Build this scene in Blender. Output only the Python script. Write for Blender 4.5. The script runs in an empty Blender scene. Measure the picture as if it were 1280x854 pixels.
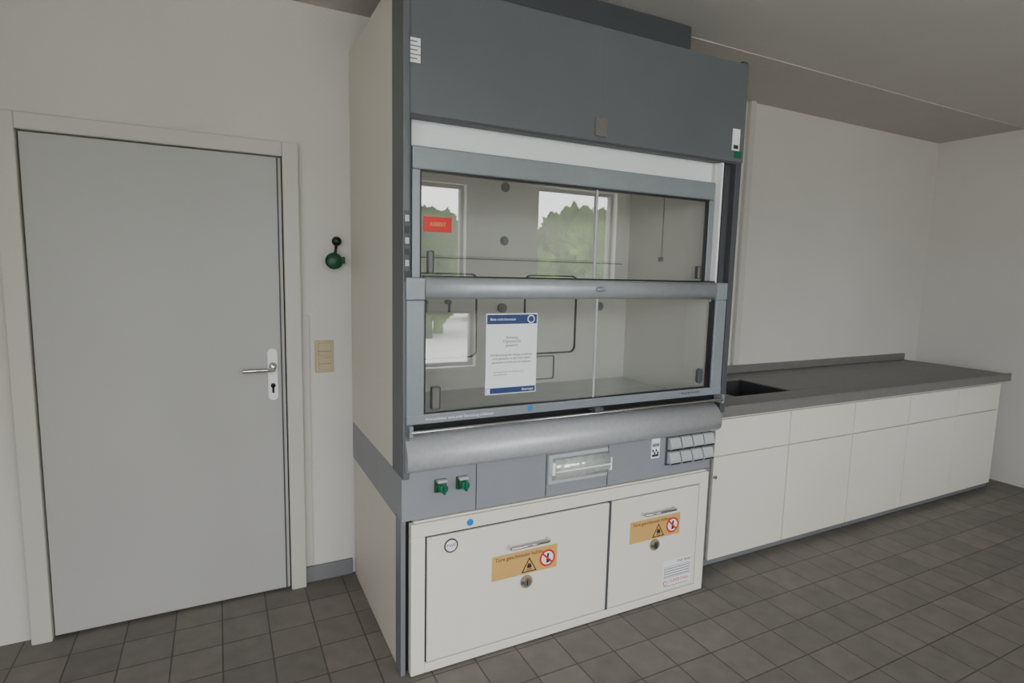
import bpy, bmesh, math, random
from mathutils import Vector, Matrix, noise
random.seed(4)
S=bpy.context.scene
COL=bpy.context.scene.collection

def lin(c):
    return tuple(((v/255)/12.92 if v/255<=0.04045 else ((v/255+0.055)/1.055)**2.4) for v in c)+(1,)

def mat(name,rgb,rough=0.5,metal=0.0,var=0.04,scale=6.0,bump=0.0,bscale=200,spec=0.5):
    m=bpy.data.materials.new(name); m.use_nodes=True
    nt=m.node_tree; b=nt.nodes['Principled BSDF']
    c=lin(rgb)
    tc=nt.nodes.new('ShaderNodeTexCoord'); n=nt.nodes.new('ShaderNodeTexNoise')
    n.inputs['Scale'].default_value=scale; n.inputs['Detail'].default_value=5
    nt.links.new(tc.outputs['Object'],n.inputs['Vector'])
    r=nt.nodes.new('ShaderNodeMapRange'); r.inputs['From Min'].default_value=.3; r.inputs['From Max'].default_value=.7
    r.inputs['To Min'].default_value=1-var; r.inputs['To Max'].default_value=1+var
    nt.links.new(n.outputs['Fac'],r.inputs['Value'])
    mx=nt.nodes.new('ShaderNodeVectorMath'); mx.operation='SCALE'; mx.inputs[0].default_value=c[:3]
    nt.links.new(r.outputs['Result'],mx.inputs['Scale'])
    nt.links.new(mx.outputs['Vector'],b.inputs['Base Color'])
    b.inputs['Roughness'].default_value=rough; b.inputs['Metallic'].default_value=metal
    b.inputs['Specular IOR Level'].default_value=spec
    if bump>0:
        n2=nt.nodes.new('ShaderNodeTexNoise'); n2.inputs['Scale'].default_value=bscale
        nt.links.new(tc.outputs['Object'],n2.inputs['Vector'])
        bp=nt.nodes.new('ShaderNodeBump'); bp.inputs['Strength'].default_value=bump; bp.inputs['Distance'].default_value=0.002
        nt.links.new(n2.outputs['Fac'],bp.inputs['Height']); nt.links.new(bp.outputs['Normal'],b.inputs['Normal'])
    return m

M={}
M['wall']=mat('wall_paint',(210,206,199),.85,var=.02,scale=2,bump=.4,bscale=90)
M['ceil']=mat('ceiling_paint',(200,196,190),.9,var=.02,scale=2)
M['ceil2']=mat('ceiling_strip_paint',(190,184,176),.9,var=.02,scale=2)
M['white']=mat('cabinet_white_laminate',(228,225,213),.45,var=.012,scale=3)
M['side']=mat('side_panel_laminate',(216,211,199),.5,var=.02,scale=2)
M['grey']=mat('grey_enamel',(122,125,131),.4,.15,var=.03)
M['grey2']=mat('grey_apron',(142,144,150),.45,.1,var=.03)
M['fascia']=mat('fascia_grey_metal',(104,107,111),.42,.2,var=.05,scale=3)
M['profile']=mat('side_profile_grey',(98,101,105),.45,.2,var=.04,scale=3)
M['alu']=mat('brushed_aluminium',(166,169,174),.35,.3,var=.05,scale=30)
M['alud']=mat('aluminium_frame_grey',(140,145,151),.38,.25,var=.04,scale=20)
M['foil']=mat('airfoil_metal_paint',(180,182,185),.33,.2,var=.06,scale=60,bump=.3,bscale=300)
M['dark']=mat('dark_gap',(28,28,30),.8)
M['dgrey']=mat('dark_grey_plastic',(72,74,78),.5)
M['black']=mat('black_plastic',(20,20,22),.35)
M['chrome']=mat('chrome',(205,205,205),.15,1.0,var=.02)
M['inner']=mat('hood_liner',(214,211,204),.5,var=.02,scale=3)
M['deck']=mat('hood_worktop_ceramic',(196,198,200),.2,var=.05,scale=10)
M['door']=mat('door_leaf_paint',(176,175,173),.5,var=.02,scale=2)
M['frame']=mat('door_frame_paint',(198,194,186),.5,var=.02,scale=2)
M['base']=mat('baseboard_grey',(118,120,122),.6)
M['beige']=mat('switch_beige',(186,172,142),.5)
M['beiged']=mat('switch_beige_dark',(150,134,104),.5)
M['green']=mat('green_knob',(10,100,72),.35)
M['greend']=mat('green_valve',(14,74,48),.4)
M['orange']=mat('sticker_orange',(212,168,98),.5,var=.02)
M['paper']=mat('paper_white',(240,241,243),.6,var=.01)
M['navy']=mat('print_navy',(40,62,112),.5)
M['red']=mat('print_red',(210,36,34),.5)
M['ink']=mat('print_ink',(40,38,40),.6)
M['inkg']=mat('print_grey',(120,124,130),.6)
M['blue']=mat('sticker_blue',(20,130,205),.4)
M['brown']=mat('pull_brown_grey',(112,106,102),.5)
M['bench']=mat('bench_worktop',(116,114,112),.45,var=.06,scale=20)
M['sink']=mat('sink_dark',(60,60,62),.35)
M['socket']=mat('socket_cover',(176,180,182),.3)
M['clear']=mat('clear_cover',(196,200,196),.12,.3,var=.15,scale=40)
M['winframe']=mat('window_frame',(120,118,116),.5)
M['leaf']=mat('tree_leaves',(92,122,44),.9,var=.7,scale=2.5,spec=.1)
M['leaf2']=mat('tree_leaves_dark',(66,88,40),.9,var=.6,scale=2.5,spec=.1)
M['grass']=mat('grass',(92,108,66),.95,var=.25,scale=1)
M['pave']=mat('paving_light',(226,224,218),.9,var=.05,scale=2)

# glass : thin pane (Schlick fresnel from |N.I|)
g=bpy.data.materials.new('sash_glass'); g.use_nodes=True; nt=g.node_tree
for n in list(nt.nodes): nt.nodes.remove(n)
o=nt.nodes.new('ShaderNodeOutputMaterial'); t=nt.nodes.new('ShaderNodeBsdfTransparent'); gl=nt.nodes.new('ShaderNodeBsdfGlossy')
t.inputs['Color'].default_value=(.93,.945,.94,1); gl.inputs['Roughness'].default_value=0.0; gl.inputs['Color'].default_value=(1,1,1,1)
ge=nt.nodes.new('ShaderNodeNewGeometry'); dt=nt.nodes.new('ShaderNodeVectorMath'); dt.operation='DOT_PRODUCT'
def mth(op,a=None,b=None):
    n=nt.nodes.new('ShaderNodeMath'); n.operation=op
    for i,v in enumerate((a,b)):
        if v is None: continue
        if isinstance(v,(int,float)): n.inputs[i].default_value=v
        else: nt.links.new(v,n.inputs[i])
    return n.outputs[0]
nt.links.new(ge.outputs['Normal'],dt.inputs[0]); nt.links.new(ge.outputs['Incoming'],dt.inputs[1])
cs=mth('ABSOLUTE',dt.outputs['Value']); k=mth('POWER',mth('SUBTRACT',1.0,cs),5.0)
F=mth('ADD',mth('MULTIPLY',k,.86),.14)
mx=nt.nodes.new('ShaderNodeMixShader')
nt.links.new(F,mx.inputs[0]); nt.links.new(t.outputs[0],mx.inputs[1]); nt.links.new(gl.outputs[0],mx.inputs[2]); nt.links.new(mx.outputs[0],o.inputs[0])
M['glass']=g

# floor tiles
f=bpy.data.materials.new('floor_tiles'); f.use_nodes=True; nt=f.node_tree; b=nt.nodes['Principled BSDF']
tc=nt.nodes.new('ShaderNodeTexCoord'); mp=nt.nodes.new('ShaderNodeMapping'); mp.inputs['Location'].default_value=(0.06,0.03,0)
br=nt.nodes.new('ShaderNodeTexBrick'); br.offset=0; br.inputs['Scale'].default_value=1
br.inputs['Brick Width'].default_value=.17; br.inputs['Row Height'].default_value=.17; br.inputs['Mortar Size'].default_value=.003
br.inputs['Color1'].default_value=lin((114,109,102)); br.inputs['Color2'].default_value=lin((102,98,92)); br.inputs['Mortar'].default_value=lin((70,66,62))
ns=nt.nodes.new('ShaderNodeTexNoise'); ns.inputs['Scale'].default_value=14; ns.inputs['Detail'].default_value=8
rr=nt.nodes.new('ShaderNodeMapRange'); rr.inputs['To Min'].default_value=.7; rr.inputs['To Max'].default_value=1.25
vm=nt.nodes.new('ShaderNodeVectorMath'); vm.operation='SCALE'
nt.links.new(tc.outputs['Object'],mp.inputs['Vector']); nt.links.new(mp.outputs[0],br.inputs['Vector']); nt.links.new(tc.outputs['Object'],ns.inputs['Vector'])
nt.links.new(ns.outputs['Fac'],rr.inputs['Value']); nt.links.new(br.outputs['Color'],vm.inputs[0]); nt.links.new(rr.outputs[0],vm.inputs['Scale']); nt.links.new(vm.outputs[0],b.inputs['Base Color'])
b.inputs['Roughness'].default_value=.45
bp=nt.nodes.new('ShaderNodeBump'); bp.inputs['Strength'].default_value=.4; bp.inputs['Distance'].default_value=.003; bp.invert=True
nt.links.new(br.outputs['Fac'],bp.inputs['Height']); nt.links.new(bp.outputs[0],b.inputs['Normal'])
M['floor']=f

def empty(name,loc=(0,0,0)):
    e=bpy.data.objects.new(name,None); COL.objects.link(e); e.empty_display_size=.05; e.location=loc; return e
def finish(me,name,m,parent,bevel=0,smooth=False,seg=2):
    ob=bpy.data.objects.new(name,me); COL.objects.link(ob); me.materials.append(M[m] if isinstance(m,str) else m)
    if parent: ob.parent=parent
    if smooth:
        for p in me.polygons: p.use_smooth=True
    if bevel>0:
        md=ob.modifiers.new('bevel','BEVEL'); md.width=bevel; md.segments=seg; md.limit_method='ANGLE'; md.angle_limit=math.radians(40)
    return ob
def box(name,x0,x1,y0,y1,z0,z1,m,parent=None,bevel=0):
    bm=bmesh.new(); bmesh.ops.create_cube(bm,size=1)
    for v in bm.verts: v.co=Vector(((x0+x1)/2+v.co.x*(x1-x0),(y0+y1)/2+v.co.y*(y1-y0),(z0+z1)/2+v.co.z*(z1-z0)))
    me=bpy.data.meshes.new(name); bm.to_mesh(me); bm.free(); return finish(me,name,m,parent,bevel)
def pane(name,x0,x1,y,z0,z1,m,parent=None):
    me=bpy.data.meshes.new(name); me.from_pydata([(x0,y,z0),(x1,y,z0),(x1,y,z1),(x0,y,z1)],[],[(0,1,2,3)]); return finish(me,name,m,parent)
def prism(name,prof,x0,x1,m,parent=None,bevel=0,smooth=False):
    bm=bmesh.new(); a=[bm.verts.new((x0,y,z)) for y,z in prof]; c=[bm.verts.new((x1,y,z)) for y,z in prof]
    n=len(prof)
    for i in range(n): 
        fc=bm.faces.new((a[i],a[(i+1)%n],c[(i+1)%n],c[i])); fc.smooth=smooth
    bm.faces.new(a); bm.faces.new(list(reversed(c))); bmesh.ops.recalc_face_normals(bm,faces=bm.faces)
    me=bpy.data.meshes.new(name); bm.to_mesh(me); bm.free(); ob=finish(me,name,m,parent,bevel); return ob
def cyl(name,p0,p1,r,m,parent=None,seg=32,r2=None,bevel=0):
    p0=Vector(p0);p1=Vector(p1); d=p1-p0
    bm=bmesh.new(); bmesh.ops.create_cone(bm,cap_ends=True,segments=seg,radius1=r,radius2=r if r2 is None else r2,depth=d.length)
    bm.transform(Matrix.Translation((p0+p1)/2)@d.to_track_quat('Z','Y').to_matrix().to_4x4())
    for fc in bm.faces:
        if len(fc.verts)==4: fc.smooth=True
    me=bpy.data.meshes.new(name); bm.to_mesh(me); bm.free(); return finish(me,name,m,parent,bevel)
def tube(name,pts,r,m,parent=None):
    cu=bpy.data.curves.new(name,'CURVE'); cu.dimensions='3D'; cu.bevel_depth=r; cu.bevel_resolution=5; cu.use_fill_caps=True
    sp=cu.splines.new('POLY'); sp.points.add(len(pts)-1)
    for p,q in zip(sp.points,pts): p.co=(*q,1)
    ob=bpy.data.objects.new(name,cu); COL.objects.link(ob); cu.materials.append(M[m]); 
    if parent: ob.parent=parent
    return ob
def sphere(name,c,r,m,parent=None,s=(1,1,1)):
    bm=bmesh.new(); bmesh.ops.create_uvsphere(bm,u_segments=24,v_segments=16,radius=r)
    for v in bm.verts: v.co=Vector((c[0]+v.co.x*s[0],c[1]+v.co.y*s[1],c[2]+v.co.z*s[2]))
    me=bpy.data.meshes.new(name); bm.to_mesh(me); bm.free(); return finish(me,name,m,parent,smooth=True)
def rrect_pts(x0,x1,z0,z1,r,n=6):
    P=[]
    for cx,cz,a in((x1-r,z1-r,0),(x0+r,z1-r,90),(x0+r,z0+r,180),(x1-r,z0+r,270)):
        for i in range(n+1):
            t=math.radians(a+90*i/n); P.append((cx+r*math.cos(t),cz+r*math.sin(t)))
    return P
def plate(name,pts,y0,y1,m,parent=None,bevel=0):
    bm=bmesh.new(); a=[bm.verts.new((x,y0,z)) for x,z in pts]; c=[bm.verts.new((x,y1,z)) for x,z in pts]; n=len(pts)
    for i in range(n): bm.faces.new((a[i],a[(i+1)%n],c[(i+1)%n],c[i]))
    bm.faces.new(a); bm.faces.new(list(reversed(c))); bmesh.ops.recalc_face_normals(bm,faces=bm.faces)
    me=bpy.data.meshes.new(name); bm.to_mesh(me); bm.free(); return finish(me,name,m,parent,bevel)
def loop(name,pts,w,y0,y1,m,parent=None):
    cx=sum(p[0] for p in pts)/len(pts); cz=sum(p[1] for p in pts)/len(pts)
    xs=[p[0] for p in pts]; zs=[p[1] for p in pts]; sx=1-2*w/(max(xs)-min(xs)); sz=1-2*w/(max(zs)-min(zs))
    q=[(cx+(x-cx)*sx,cz+(z-cz)*sz) for x,z in pts]
    bm=bmesh.new(); n=len(pts)
    A=[[bm.verts.new((x,y,z)) for x,z in P] for P,y in((pts,y0),(q,y0),(pts,y1),(q,y1))]
    for i in range(n):
        j=(i+1)%n
        bm.faces.new((A[0][i],A[0][j],A[1][j],A[1][i])); bm.faces.new((A[2][i],A[3][i],A[3][j],A[2][j]))
        bm.faces.new((A[0][i],A[2][i],A[2][j],A[0][j])); bm.faces.new((A[1][i],A[1][j],A[3][j],A[3][i]))
    bmesh.ops.recalc_face_normals(bm,faces=bm.faces)
    me=bpy.data.meshes.new(name); bm.to_mesh(me); bm.free(); return finish(me,name,m,parent)
def text(name,s,x,y,z,size,m,parent=None,align='LEFT',rz=0):
    cu=bpy.data.curves.new(name,'FONT'); cu.body=s; cu.size=size; cu.align_x=align; cu.align_y='CENTER'; cu.extrude=.0002
    ob=bpy.data.objects.new(name,cu); COL.objects.link(ob); ob.location=(x,y,z); ob.rotation_euler=(math.pi/2,rz,0); cu.materials.append(M[m])
    if parent: ob.parent=parent
    return ob

FZ=-0.05; CZ=2.51; YB=.82; YF=-3.5; XL=-2.0; XR=4.6
# ---------- room shell
box('floor',XL-.1,XR+.1,YF-.2,YB+.1,FZ-.1,FZ,'floor')
box('wall_back',XL-.1,XR+.1,YB,YB+.12,FZ,CZ,'wall')
box('wall_right',XR,XR+.12,YF,YB,FZ,CZ,'wall')
box('ceiling',XL-.1,XR+.1,YF-.2,YB+.12,CZ,CZ+.1,'ceil')
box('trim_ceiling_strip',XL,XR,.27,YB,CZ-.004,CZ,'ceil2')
box('trim_1',2.45,2.50,YB-.03,YB,.84,CZ-.004,'frame',bevel=.004)
def gridwall(name,axis,p0,p1,a0,a1,wins):
    xs=sorted({a0,a1}|{w[0] for w in wins}|{w[1] for w in wins}); zs=sorted({FZ,CZ}|{w[2] for w in wins}|{w[3] for w in wins})
    bm=bmesh.new()
    for i in range(len(xs)-1):
        for j in range(len(zs)-1):
            cx=(xs[i]+xs[i+1])/2; cz=(zs[j]+zs[j+1])/2
            if any(w[0]<cx<w[1] and w[2]<cz<w[3] for w in wins): continue
            r=bmesh.ops.create_cube(bm,size=1)
            for v in r['verts']:
                a=cx+v.co.x*(xs[i+1]-xs[i]); q=(p0+p1)/2+v.co.y*(p1-p0); z=cz+v.co.z*(zs[j+1]-zs[j])
                v.co=Vector((a,q,z)) if axis=='x' else Vector((q,a,z))
    me=bpy.data.meshes.new(name); bm.to_mesh(me); bm.free(); finish(me,name,'wall',None)
wins=[(.95,1.68,1.3,2.26),(.95,1.78,.45,1.02),(2.50,3.52,1.15,2.32),(-.45,.75,.75,2.4),(-1.85,-.6,.75,2.4)]  # last two windows are added, out of view, to bring in room light
gridwall('wall_front','x',YF-.2,YF,XL,XR,wins)  # low second window is made up for a bright patch in the reflection
left_fill_wins=[(-2.9,-2.0,1.0,2.2)]  # added left window, there to brighten the hood's side panel
gridwall('wall_left','y',XL-.15,XL,YF,YB,left_fill_wins)
def portal(e,loc,rot,sx,sy):
    L=bpy.data.lights.new('portal','AREA'); L.shape='RECTANGLE'; L.size=sx; L.size_y=sy; L.cycles.is_portal=True
    lo=bpy.data.objects.new('window_light_portal',L); COL.objects.link(lo); lo.location=loc; lo.rotation_euler=rot; lo.parent=e
for i,w in enumerate(wins):
    e=empty('window_%d'%(i+1)); x0,x1,z0,z1=w; y0,y1=YF-.14,YF-.08; t=.035
    box('frame_bottom',x0,x1,y0,y1,z0,z0+t,'winframe',e); box('frame_top',x0,x1,y0,y1,z1-t,z1,'winframe',e)
    box('frame_side_a',x0,x0+t,y0,y1,z0,z1,'winframe',e); box('frame_side_b',x1-t,x1,y0,y1,z0,z1,'winframe',e)
    box('sill',x0,x1,YF-.08,YF+.03,z0-.02,z0+.005,'paper',e)
    portal(e,((x0+x1)/2,YF-.2,(z0+z1)/2),(math.pi/2,0,0),x1-x0,z1-z0)
for i,w in enumerate(left_fill_wins):
    e=empty('window_%d'%(i+6)); a0,a1,z0,z1=w; t=.035; p0,p1=XL-.12,XL-.06
    box('frame_bottom',p0,p1,a0,a1,z0,z0+t,'winframe',e); box('frame_top',p0,p1,a0,a1,z1-t,z1,'winframe',e)
    box('frame_side_a',p0,p1,a0,a0+t,z0,z1,'winframe',e); box('frame_side_b',p0,p1,a1-t,a1,z0,z1,'winframe',e)
    portal(e,(XL-.15,(a0+a1)/2,(z0+z1)/2),(math.pi/2,0,-math.pi/2),a1-a0,z1-z0)
# baseboards
box('baseboard_back',-.22,-.005,YB-.015,YB,FZ,.025,'base',bevel=.003)
box('baseboard_left',XL,XL+.015,YF,YB-.02,FZ,.025,'base')

# ---------- exterior
box('lawn',-30,40,-60,-24,-.45,-.35,'grass')
box('outdoor_paving',-30,40,-24,YF-.2,-.42,-.35,'pave')
def tree(x,y,h,r,m):
    bm=bmesh.new()
    for k in range(9):
        rr=r*random.uniform(.45,.75); a=random.uniform(0,6.28); d=r*random.uniform(.1,.6)
        c=Vector((x+math.cos(a)*d,y+math.sin(a)*d,-.3+h*random.uniform(.35,.85)))
        if k==0: c=Vector((x,y,-.3+h-rr))
        s=bmesh.ops.create_icosphere(bm,subdivisions=5,radius=rr)
        for v in s['verts']:
            n=v.co.normalized(); v.co=c+v.co+n*rr*.35*noise.noise(v.co*3.5/rr+c)+n*rr*.3*noise.noise(v.co*14/rr)
            v.co.z=max(v.co.z,-.2)
    s=bmesh.ops.create_cone(bm,cap_ends=True,segments=10,radius1=.15,radius2=.1,depth=h*.5)
    for v in s['verts']: v.co+=Vector((x,y,-.349+h*.25))
    me=bpy.data.meshes.new('tree'); bm.to_mesh(me); bm.free(); finish(me,'tree',m,None)
for x,y,h,r,m in [(9.2,-12,3.1,1.2,'leaf'),(7.6,-12.6,2.35,.85,'leaf'),(8.2,-14,2.6,1.0,'leaf2'),(11.2,-15,3.8,1.6,'leaf2'),(4.3,-12.5,3.3,.65,'leaf2'),(5.0,-13.6,2.7,1.1,'leaf'),(3.4,-14,2.7,1.2,'leaf2'),(8.3,-18,3.2,1.5,'leaf2'),(-2,-16,4,1.6,'leaf'),(1,-18,3.4,1.5,'leaf')]:
    tree(x,y,h,r,m)

# ---------- door
d=empty('door_1')
XD=-.29
box('leaf',-1.15,XD,YB-.03,YB-.001,FZ+.01,1.862,'door',d,.003)
box('frame_right',XD+.004,-.222,YB-.05,YB,FZ,1.925,'frame',d,.004)
box('frame_top',-1.155,XD+.004,YB-.05,YB,1.866,1.925,'frame',d,.004)
box('frame_left',-1.22,-1.155,YB-.05,YB,FZ,1.925,'frame',d,.004)
box('gap_right',XD,XD+.005,YB-.02,YB-.001,FZ,1.865,'dark',d)
box('leaf_rebate',XD-.018,XD-.012,YB-.034,YB-.028,FZ+.01,1.86,'dgrey',d)
plate('handle_plate',rrect_pts(-.362,-.322,.835,1.06,.019),YB-.04,YB-.03,'paper',d,.002)
cyl('handle_rose',(-.342,YB-.04,.985),(-.342,YB-.05,.985),.016,'chrome',d)
tube('handle_lever',[(-.342,YB-.04,.975),(-.342,YB-.085,.975),(-.355,YB-.09,.975),(-.46,YB-.09,.975)],.009,'chrome',d)
cyl('keyhole',(-.342,YB-.045,.90),(-.342,YB-.039,.90),.010,'black',d)
box('keyhole_slot',-.3465,-.3375,YB-.045,YB-.039,.868,.90,'black',d)
box('trim_2',-.222,-.185,YB-.012,YB,.03,1.2,'frame',bevel=.003)
# ---------- switch
s=empty('light_switch')
box('plate',-.162,-.082,YB-.012,YB,.94,1.085,'beige',s,.004)
box('socket_flap',-.150,-.094,YB-.022,YB-.01,1.018,1.075,'beige',s,.004)
box('flap_line',-.150,-.094,YB-.0235,YB-.02,1.035,1.039,'beiged',s)
box('rocker',-.150,-.094,YB-.02,YB-.01,.951,1.008,'beige',s,.004)
box('rocker_line',-.150,-.094,YB-.0215,YB-.018,.979,.982,'beiged',s)
# ---------- green valve
v=empty('wall_gas_valve')
cyl('wall_flange',(-.075,YB,1.445),(-.075,YB-.02,1.445),.022,'greend',v)
cyl('stem',(-.075,YB-.02,1.445),(-.075,YB-.07,1.445),.012,'greend',v)
sphere('handwheel',(-.085,YB-.07,1.440),.038,'greend',v,(1,.5,.95))
cyl('rod',(-.08,YB-.05,1.455),(-.07,YB-.05,1.515),.006,'black',v)
sphere('ball',(-.07,YB-.05,1.527),.021,'black',v)
box('outlet',-.05,-.035,YB-.06,YB-.045,1.43,1.46,'greend',v,.003)

# ---------- FUME HOOD
H=empty('fume_hood')
# left side
box('upper_side_left',0,.025,.115,YB-.005,.70,2.345,'side',H,.002)
box('side_profile_left',-.002,.022,-.018,.115,.695,2.345,'profile',H,.004)
box('side_band_left',.002,.03,.045,YB-.005,.527,.70,'grey2',H)
box('lower_side_left',.004,.03,.078,YB-.02,FZ+.0,.527,'side',H,.002)
box('lower_post_left',.0,.018,.012,.078,FZ,.54,'grey',H,.002)
# right side
box('upper_side_right',1.492,1.524,.0,YB-.005,.79,2.33,'dgrey',H,.003)
box('lower_side_right',1.45,1.475,.02,YB-.005,FZ,.79,'grey',H,.003)
box('shoulder_right',1.44,1.524,.01,.8,.74,.80,'grey',H,.003)
# column profiles beside sash
box('column_right',1.437,1.492,.03,.12,.86,1.91,'dgrey',H,.002)
box('guide_rail_right',1.412,1.424,.005,.03,1.30,1.91,'paper',H,.001)
box('guide_slot_right',1.426,1.436,.01,.12,.88,1.91,'black',H)
box('column_left',.022,.034,.01,.12,.86,1.91,'dgrey',H)
box('switch_strip',.001,.020,-.0205,-.016,1.37,1.60,'dgrey',H)
for k in range(6): box('strip_button_%d'%k,.004,.017,-.0235,-.019,1.385+k*.036,1.405+k*.036,'socket' if k%2 else 'black',H)
# fascia
box('fascia',.004,1.526,-.004,.03,1.908,2.318,'fascia',H,.003)
box('fascia_seam',.7655,.7665,-.0043,-.003,1.91,2.316,'profile',H)
box('fascia_pull',.737,.790,-.012,-.003,1.925,1.992,'brown',H,.003)
box('fascia_lip',.022,1.49,.0,.04,1.90,1.91,'dgrey',H)
box('header_panel',.03,1.44,.05,.065,1.74,1.905,'paper',H)
box('top_cover',0.02,1.5,.05,YB-.005,2.29,2.31,'dgrey',H)
box('exhaust_box',.35,1.36,.18,.80,2.31,CZ-.005,'dgrey',H,.005)
# labels on fascia
for k in range(3):
    box('label_white_%d'%k,.004,.058,-.0065,-.003,2.064+k*.026,2.086+k*.026,'paper',H)
    box('label_line_%d'%k,.012,.048,-.0072,-.006,2.073+k*.026,2.077+k*.026,'inkg',H)
box('inspection_label',1.452,1.495,-.0065,-.003,1.955,2.045,'paper',H)
box('inspection_bar',1.46,1.487,-.0075,-.006,1.962,1.978,'ink',H)
box('inspection_green',1.47,1.51,-.007,-.003,1.925,1.953,'green',H)
# interior
box('liner_back',.03,1.45,.6,.615,.80,1.95,'inner',H)
box('liner_left',.034,.048,.12,.6,.80,1.95,'inner',H)
box('liner_right',1.40,1.414,.03,.6,.80,1.95,'inner',H)
box('liner_top',.03,1.45,.06,.6,1.90,1.915,'inner',H)
box('work_deck',.03,1.45,.02,.6,.82,.862,'deck',H)
box('deck_rim',.06,1.39,.10,.115,.862,.872,'deck',H)
box('baffle_slot',.2,1.36,.594,.602,1.464,1.469,'inkg',H)
box('baffle_panel_upper',.1,1.36,.588,.6,1.475,1.88,'inner',H,.003)
for a,b_ in((.14,.53),(.78,1.08)):
    loop('baffle_window_seal',rrect_pts(a,b_,1.01,1.40,.03),.006,.59,.60,'dgrey',H)
for x,z in((.66,1.80),(.66,1.555),(1.22,1.245),(.66,1.24),(1.15,1.33)):
    cyl('baffle_knob',(x,.585,z),(x,.60,z),.022,'inkg',H); cyl('baffle_knob_cap',(x,.578,z),(x,.586,z),.012,'grey',H)
for x in(.27,.38):
    cyl('service_tap',(x,.6,1.27),(x,.555,1.27),.010,'inkg',H); cyl('service_tap_spout',(x,.56,1.27),(x,.56,1.225),.006,'inkg',H)
box('liner_cable',1.397,1.401,.34,.343,1.5,1.88,'inkg',H); box('liner_clip',1.39,1.401,.33,.355,1.48,1.50,'inkg',H)
loop('deck_tray',rrect_pts(.58,.96,.88,1.0,.01),.005,.592,.599,'inkg',H)
# upper sash
box('upper_sash_top_rail',.034,1.380,-.0,.03,1.737,1.812,'alud',H,.006)
box('upper_sash_left',.034,.062,-.0,.03,1.38,1.737,'alud',H,.003)
box('upper_sash_right',1.350,1.380,-.0,.03,1.38,1.737,'alud',H,.003)
pane('upper_glass',.062,1.350,.014,1.38,1.737,'glass',H)
box('upper_gasket_top',.062,1.35,.004,.02,1.730,1.737,'black',H)
box('upper_gasket_left',.062,.067,.004,.02,1.38,1.737,'black',H)
box('upper_gasket_right',1.345,1.35,.004,.02,1.38,1.737,'black',H)
box('upper_pane_edge',.766,.774,.006,.011,1.385,1.730,'socket',H)
# mid bar (rounded)
prof=[(.0,1.388),(-.016,1.386),(-.028,1.376),(-.033,1.36),(-.033,1.34),(-.028,1.324),(-.016,1.315),(.0,1.313)]
prism('mid_handle_bar',prof,.072,1.394,'alu',H,smooth=True)
box('mid_bar_shadow_gap',.07,1.396,-.012,.002,1.386,1.392,'black',H)
box('mid_bar_left',.006,.072,-.03,.0,1.31,1.385,'alud',H,.004)
box('mid_bar_right',1.394,1.458,-.03,.0,1.31,1.385,'alud',H,.004)
sphere('bar_knob',(.775,-.034,1.352),.018,'alud',H,(1.3,.6,.6))
# lower sash
box('lower_sash_left',.008,.070,-.028,.0,.905,1.31,'alud',H,.004)
box('lower_sash_right',1.396,1.458,-.028,.0,.905,1.31,'alud',H,.004)
box('lower_sash_bottom',.008,1.458,-.030,.0,.888,.922,'alud',H,.004)
pane('lower_glass',.070,1.396,-.012,.92,1.314,'glass',H)
box('lower_gasket_left',.070,.076,-.02,-.004,.922,1.31,'black',H)
box('lower_gasket_right',1.390,1.396,-.02,-.004,.922,1.31,'black',H)
box('lower_gasket_bottom',.07,1.396,-.02,-.004,.920,.926,'black',H)
box('lower_pane_edge',.766,.774,-.020,-.0145,.926,1.314,'socket',H)
for x0,x1,z0,z1,y in((.088,.110,1.40,1.475,.0),(1.298,1.322,1.40,1.455,.0),(.096,.128,.935,1.015,-.026)):
    loop('latch_frame',rrect_pts(x0,x1,z0,z1,.005),.004,y-.004,y+.012,'dgrey',H)
    plate('latch',rrect_pts(x0+.003,x1-.003,z0+.003,z1-.003,.004),y,y+.012,'brown',H)
plate('latch_round',rrect_pts(1.315,1.345,.945,1.01,.0145),-.028,-.012,'dgrey',H,.002)
text('sash_caption','Frontschieber nach jeder Benutzung schliessen',.075,-.0305,.904,.0135,'paper',H)
text('sash_caption_small','Abzug DIN EN 14175',1.22,-.0305,.908,.012,'ink',H)
cyl('blue_dot_sash',(.480,-.0315,.910),(.480,-.029,.910),.011,'blue',H)
# grab rod
tube('grab_rod',[(.02,-.045,.866),(1.455,-.045,.866)],.0065,'chrome',H)
box('rod_bracket_left',.012,.026,-.05,.0,.85,.889,'alud',H,.002)
box('rod_bracket_right',1.448,1.462,-.05,.0,.85,.889,'alud',H,.002)
box('rod_clip',.76,.80,-.052,-.0,.870,.888,'dgrey',H,.002)
box('dark_slot',.02,1.46,.0,.02,.845,.889,'black',H)
# airfoil
prof=[(.10,.848),(.04,.848),(.0,.842),(-.025,.828),(-.042,.808),(-.052,.785),(-.055,.76),(-.05,.738),(-.035,.725),(-.01,.718),(.05,.718),(.10,.74)]
prism('airfoil',prof,.006,1.452,'foil',H,smooth=True)
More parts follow.
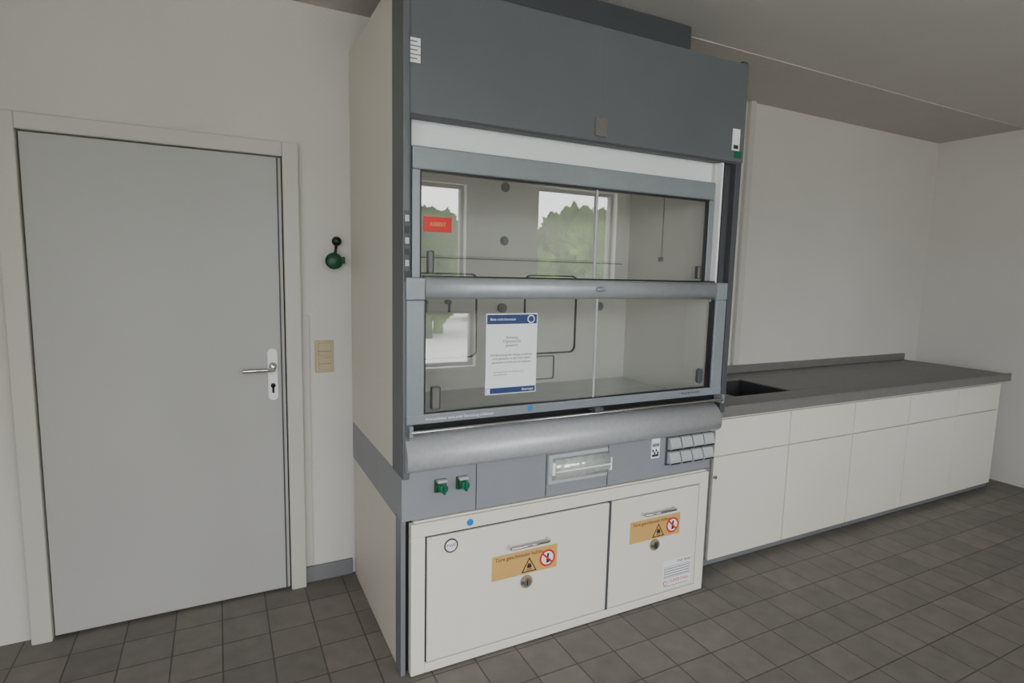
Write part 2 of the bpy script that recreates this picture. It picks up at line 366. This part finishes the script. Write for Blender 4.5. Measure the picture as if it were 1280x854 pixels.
# apron
box('apron',.0,1.450,.002,.06,.537,.722,'grey2',H,.002)
for x in(.28,.577,.872): box('apron_seam',x-.0015,x+.0015,.0,.004,.538,.72,'dgrey',H)
for x in(.139,.221):
    box('knob_base',x-.022,x+.022,-.01,.002,.628,.676,'greend',H,.004)
    cyl('knob',(x,-.01,.652),(x,-.045,.652),.018,'green',H,r2=.015,bevel=.002)
    box('knob_grip',x-.004,x+.004,-.053,-.02,.634,.67,'green',H,.002)
    box('knob_cap',x-.018,x+.018,-.03,-.01,.668,.678,'socket',H,.002)
box('lamp_bezel',.584,.868,-.006,.004,.585,.705,'socket',H,.006)
prism('lamp_cover',[(-.006,.690),(-.022,.685),(-.034,.665),(-.036,.645),(-.03,.622),(-.018,.606),(-.006,.60)],.600,.860,'clear',H,smooth=True)
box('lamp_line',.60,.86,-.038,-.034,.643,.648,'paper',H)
box('lamp_tab_left',.588,.602,-.03,-.004,.63,.68,'paper',H,.003); box('lamp_tab_right',.858,.872,-.03,-.004,.615,.67,'paper',H,.003)
box('qr_label',1.10,1.145,-.001,.003,.625,.712,'paper',H)
for i in range(4):
    for j in range(3): 
        if (i*3+j)%2==0 or j==0: box('qr_dot',1.104+i*.009,1.112+i*.009,-.002,-.0005,.632+j*.011,.642+j*.011,'ink',H)
box('qr_header',1.104,1.141,-.002,-.0005,.676,.690,'inkg',H)
box('socket_backplate',1.180,1.448,-.004,.004,.583,.716,'dgrey',H,.003)
for r_ in range(2):
    for k in range(4):
        x0=1.186+k*.066; z0=.592+r_*.064
        prism('socket_flap',[(-.004,z0),(-.03,z0+.004),(-.032,z0+.018),(-.018,z0+.052),(-.004,z0+.054)],x0,x0+.058,'socket',H,.003)
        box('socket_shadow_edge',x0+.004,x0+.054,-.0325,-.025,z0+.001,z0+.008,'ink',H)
# base cabinet
box('cabinet_body',.045,1.435,.005,.6,-.0,.53,'white',H)
box('cabinet_gap',.016,1.45,.03,.06,-.045,.54,'dark',H)
box('cabinet_frame_top',.03,1.437,-.012,.02,.475,.525,'white',H,.003)
box('cabinet_frame_left',.03,.082,-.012,.02,-.045,.475,'white',H,.003)
box('cabinet_frame_right',1.386,1.437,-.012,.02,-.045,.478,'white',H,.003)
box('cabinet_frame_bottom',.082,1.386,-.012,.02,-.045,-.010,'white',H,.003)
box('cabinet_frame_mullion',.880,.893,-.010,.02,-.01,.475,'dgrey',H)
box('cabinet_recess',.082,1.386,.0,.004,-.012,.478,'dark',H)
box('cabinet_door_left',.089,.879,-.014,.0,-.004,.468,'white',H,.003)
box('cabinet_door_right',.893,1.380,-.014,.0,-.004,.470,'white',H,.003)
box('plinth',.05,1.43,.02,.05,FZ,-.04,'base',H)
for x0,x1,z in((.405,.585,.374),(1.05,1.232,.392)):
    tube('pull_handle',[(x0+.006,-.014,z),(x0+.006,-.036,z),(x0+.012,-.042,z),(x1-.012,-.042,z),(x1-.006,-.036,z),(x1-.006,-.014,z)],.0055,'chrome',H)
for x,z in((.492,.215),(1.132,.236)):
    cyl('lock_ring',(x,-.014,z),(x,-.022,z),.026,'beiged',H,bevel=.002); cyl('lock_core',(x,-.022,z),(x,-.026,z),.017,'chrome',H); box('lock_slot',x-.002,x+.002,-.0275,-.024,z-.010,z+.010,'black',H)
    box('lock_wing',x-.024,x-.012,-.025,-.018,z-.006,z+.006,'dgrey',H)
cyl('round_seal',(.178,-.014,.425),(.178,-.0155,.425),.027,'dgrey',H); cyl('round_seal_inner',(.178,-.015,.425),(.178,-.016,.425),.021,'paper',H)
text('seal_text','FWF',.178,-.0165,.425,.018,'ink',H,'CENTER')
cyl('blue_dot_cabinet',(.252,-.012,.498),(.252,-.0135,.498),.013,'blue',H)
# maker label
box('maker_label',1.19,1.356,-.0155,-.0135,.012,.14,'paper',H)
text('maker_label_text_a','FWF 90/60',1.27,-.016,.128,.018,'ink',H)
loop('maker_label_box',[(1.198,.058),(1.348,.058),(1.348,.112),(1.198,.112)],.0015,-.0165,-.0155,'inkg',H)
for k in range(4): box('maker_label_row_%d'%k,1.202,1.344,-.0163,-.0155,.064+k*.012,.068+k*.012,'inkg',H)
text('maker_label_text_b','DÜPERTHAL',1.225,-.016,.040,.022,'red',H)
cyl('maker_logo',(1.206,-.0155,.036),(1.206,-.0165,.036),.012,'red',H); cyl('maker_logo_in',(1.206,-.016,.036),(1.206,-.017,.036),.008,'paper',H)
box('maker_label_line',1.198,1.345,-.0163,-.0155,.018,.021,'inkg',H)

# ---------- stickers / paper
def warn(x0,x1,z0,z1):
    e=empty('fire_warning_sticker'); y=-.0155
    box('sheet',x0,x1,y,y+.0015,z0,z1,'orange',e)
    text('caption','Türe geschlossen halten',x0+.012,y-.0005,z1-.017,.0215,'ink',e)
    cx=x0+(x1-x0)*.56; cz=z0+.034; 
    plate('triangle',[(cx-.034,cz-.028),(cx+.034,cz-.028),(cx,cz+.032)],y-.0006,y,'ink',e)
    plate('triangle_in',[(cx-.026,cz-.023),(cx+.026,cz-.023),(cx,cz+.023)],y-.0011,y-.0003,'orange',e)
    plate('flame',[(cx-.009,cz-.012),(cx+.009,cz-.012),(cx+.011,cz-.004),(cx+.004,cz+.010),(cx+.001,cz+.002),(cx-.003,cz+.012),(cx-.010,cz-.003)],y-.0016,y-.001,'ink',e)
    box('flame_base',cx-.012,cx+.012,y-.0016,y-.001,cz-.019,cz-.016,'ink',e)
    cx=x0+(x1-x0)*.845; cz=z0+.046
    cyl('ban_ring',(cx,y,cz),(cx,y-.0006,cz),.035,'red',e); cyl('ban_in',(cx,y,cz),(cx,y-.0011,cz),.027,'paper',e)
    plate('ban_figure',[(cx-.006,cz-.020),(cx+.010,cz-.018),(cx+.005,cz+.004),(cx+.008,cz+.018),(cx-.001,cz+.021),(cx-.004,cz+.004)],y-.0016,y-.001,'ink',e)
    a=plate('ban_bar',[(cx-.024,cz+.017),(cx-.018,cz+.022),(cx+.024,cz-.017),(cx+.018,cz-.022)],y-.0021,y-.0015,'red',e)
    return e
warn(.343,.629,.246,.343)
warn(.994,1.273,.263,.360)
n=empty('notice_sheet'); y=-.018
bx=box('sheet',.300,.507,y,y+.0012,.968,1.262,'paper',n)
box('header',.303,.504,y-.0005,y,1.224,1.258,'navy',n)
text('header_text','Bitte nicht benutzen',.315,y-.0008,1.241,.0125,'paper',n)
cyl('header_logo',(.480,y-.0004,1.241),(.480,y-.001,1.241),.015,'paper',n); cyl('header_logo_in',(.480,y-.0008,1.241),(.480,y-.0014,1.241),.011,'navy',n)
for k,s_ in enumerate(('Achtung','Digestorium','gesperrt')): text('title_%d'%k,s_,.403,y-.0006,1.175-k*.014,.0145,'navy',n,'CENTER')
for k in range(3): text('body_%d'%k,('Die Benutzung des Abzugs ist derzeit','nicht gestattet, es darf nicht damit','gearbeitet werden bis auf weiteres')[k],.403,y-.0006,1.112-k*.0135,.0112,'ink',n,'CENTER')
for k in range(2): text('foot_%d'%k,('Bei Fragen wenden Sie sich bitte an die','Gebaeudetechnik')[k],.330,y-.0006,1.050-k*.010,.0078,'inkg',n)
box('footer',.303,.504,y-.0005,y,.971,.992,'navy',n)
box('footer_box',.305,.318,y-.0009,y,.972,.990,'paper',n); text('footer_text','Beuringel',.496,y-.0008,.981,.0125,'paper',n,'RIGHT')
n=empty('red_tape_label')
box('sheet',.077,.176,.008,.0115,1.538,1.588,'red',n); text('text','ASBEST',.126,.0075,1.563,.018,'orange',n,'CENTER')

# ---------- lab bench right with sink
B=empty('lab_sink_bench')
x0,x1=1.60,4.4; wy0,wy1=.085,YB-.003; z0,z1=.735,.785; sx0,sx1,sy0,sy1=1.88,2.32,.26,.62
box('worktop_front',x0,x1,wy0,sy0,z0,z1,'bench',B,.003); box('worktop_back',x0,x1,sy1,wy1,z0,z1,'bench',B,.003)
box('worktop_left',x0,sx0,sy0,sy1,z0,z1,'bench',B); box('worktop_right',sx1,x1,sy0,sy1,z0,z1,'bench',B)
box('worktop_rim',x0,x1,wy0,wy0+.015,z1,z1+.006,'bench',B,.002)
box('splash',x0,x1,wy1-.02,wy1,z1,z1+.05,'bench',B,.003)
box('sink_bottom',sx0,sx1,sy0,sy1,.56,.57,'sink',B)
box('sink_a',sx0,sx0+.008,sy0,sy1,.57,z1-.004,'sink',B); box('sink_b',sx1-.008,sx1,sy0,sy1,.57,z1-.004,'sink',B)
box('sink_c',sx0,sx1,sy0,sy0+.008,.57,z1-.004,'sink',B); box('sink_d',sx0,sx1,sy1-.008,sy1,.57,z1-.004,'sink',B)
box('carcass_front',x0+.01,x1-.01,.135,.22,.0,z0,'white',B)
box('carcass_lower',x0+.01,x1-.01,.22,wy1,.0,.55,'white',B)
box('plinth',x0+.01,x1-.01,.15,wy1,FZ,.0,'base',B)
w=.55; k=0; x=x0
while x<x1-.3:
    a=x+.004; b_=min(x+w,x1)-.004
    box('drawer_%d'%k,a,b_,.117,.135,.535,.715,'white',B,.002); box('door_%d'%k,a,b_,.117,.135,-.005,.527,'white',B,.002)
    x+=w; k+=1
cyl('door_latch',(1.612,.117,.43),(1.612,.105,.43),.008,'chrome',B)

# ---------- world
w=bpy.data.worlds.new('overcast_sky'); S.world=w; w.use_nodes=True; nt=w.node_tree; bg=nt.nodes['Background']
tc=nt.nodes.new('ShaderNodeTexCoord'); nz=nt.nodes.new('ShaderNodeTexNoise'); nz.inputs['Scale'].default_value=3; nz.inputs['Detail'].default_value=4
cr=nt.nodes.new('ShaderNodeValToRGB'); cr.color_ramp.elements[0].position=.35; cr.color_ramp.elements[0].color=(.72,.78,.86,1); cr.color_ramp.elements[1].position=.65; cr.color_ramp.elements[1].color=(1,1,.99,1)
nt.links.new(tc.outputs['Generated'],nz.inputs['Vector']); nt.links.new(nz.outputs['Fac'],cr.inputs[0]); nt.links.new(cr.outputs[0],bg.inputs[0]); bg.inputs[1].default_value=10.5

# ---------- camera
cam=bpy.data.cameras.new('camera'); co=bpy.data.objects.new('camera',cam); COL.objects.link(co); S.camera=co
yaw,pitch,roll=.4735,-.1191,.0238
fv=Vector((math.sin(yaw)*math.cos(pitch),math.cos(yaw)*math.cos(pitch),math.sin(pitch)))
r0=Vector((math.cos(yaw),-math.sin(yaw),0)); u0=r0.cross(fv)
r=r0*math.cos(roll)+u0*math.sin(roll); u=-r0*math.sin(roll)+u0*math.cos(roll)
mt=Matrix((( r.x,u.x,-fv.x,-.5414),(r.y,u.y,-fv.y,-1.8622),(r.z,u.z,-fv.z,1.4078),(0,0,0,1)))
co.matrix_world=mt
cam.sensor_width=36; cam.sensor_fit='HORIZONTAL'; cam.lens=718.78/1280*36; cam.clip_start=.02
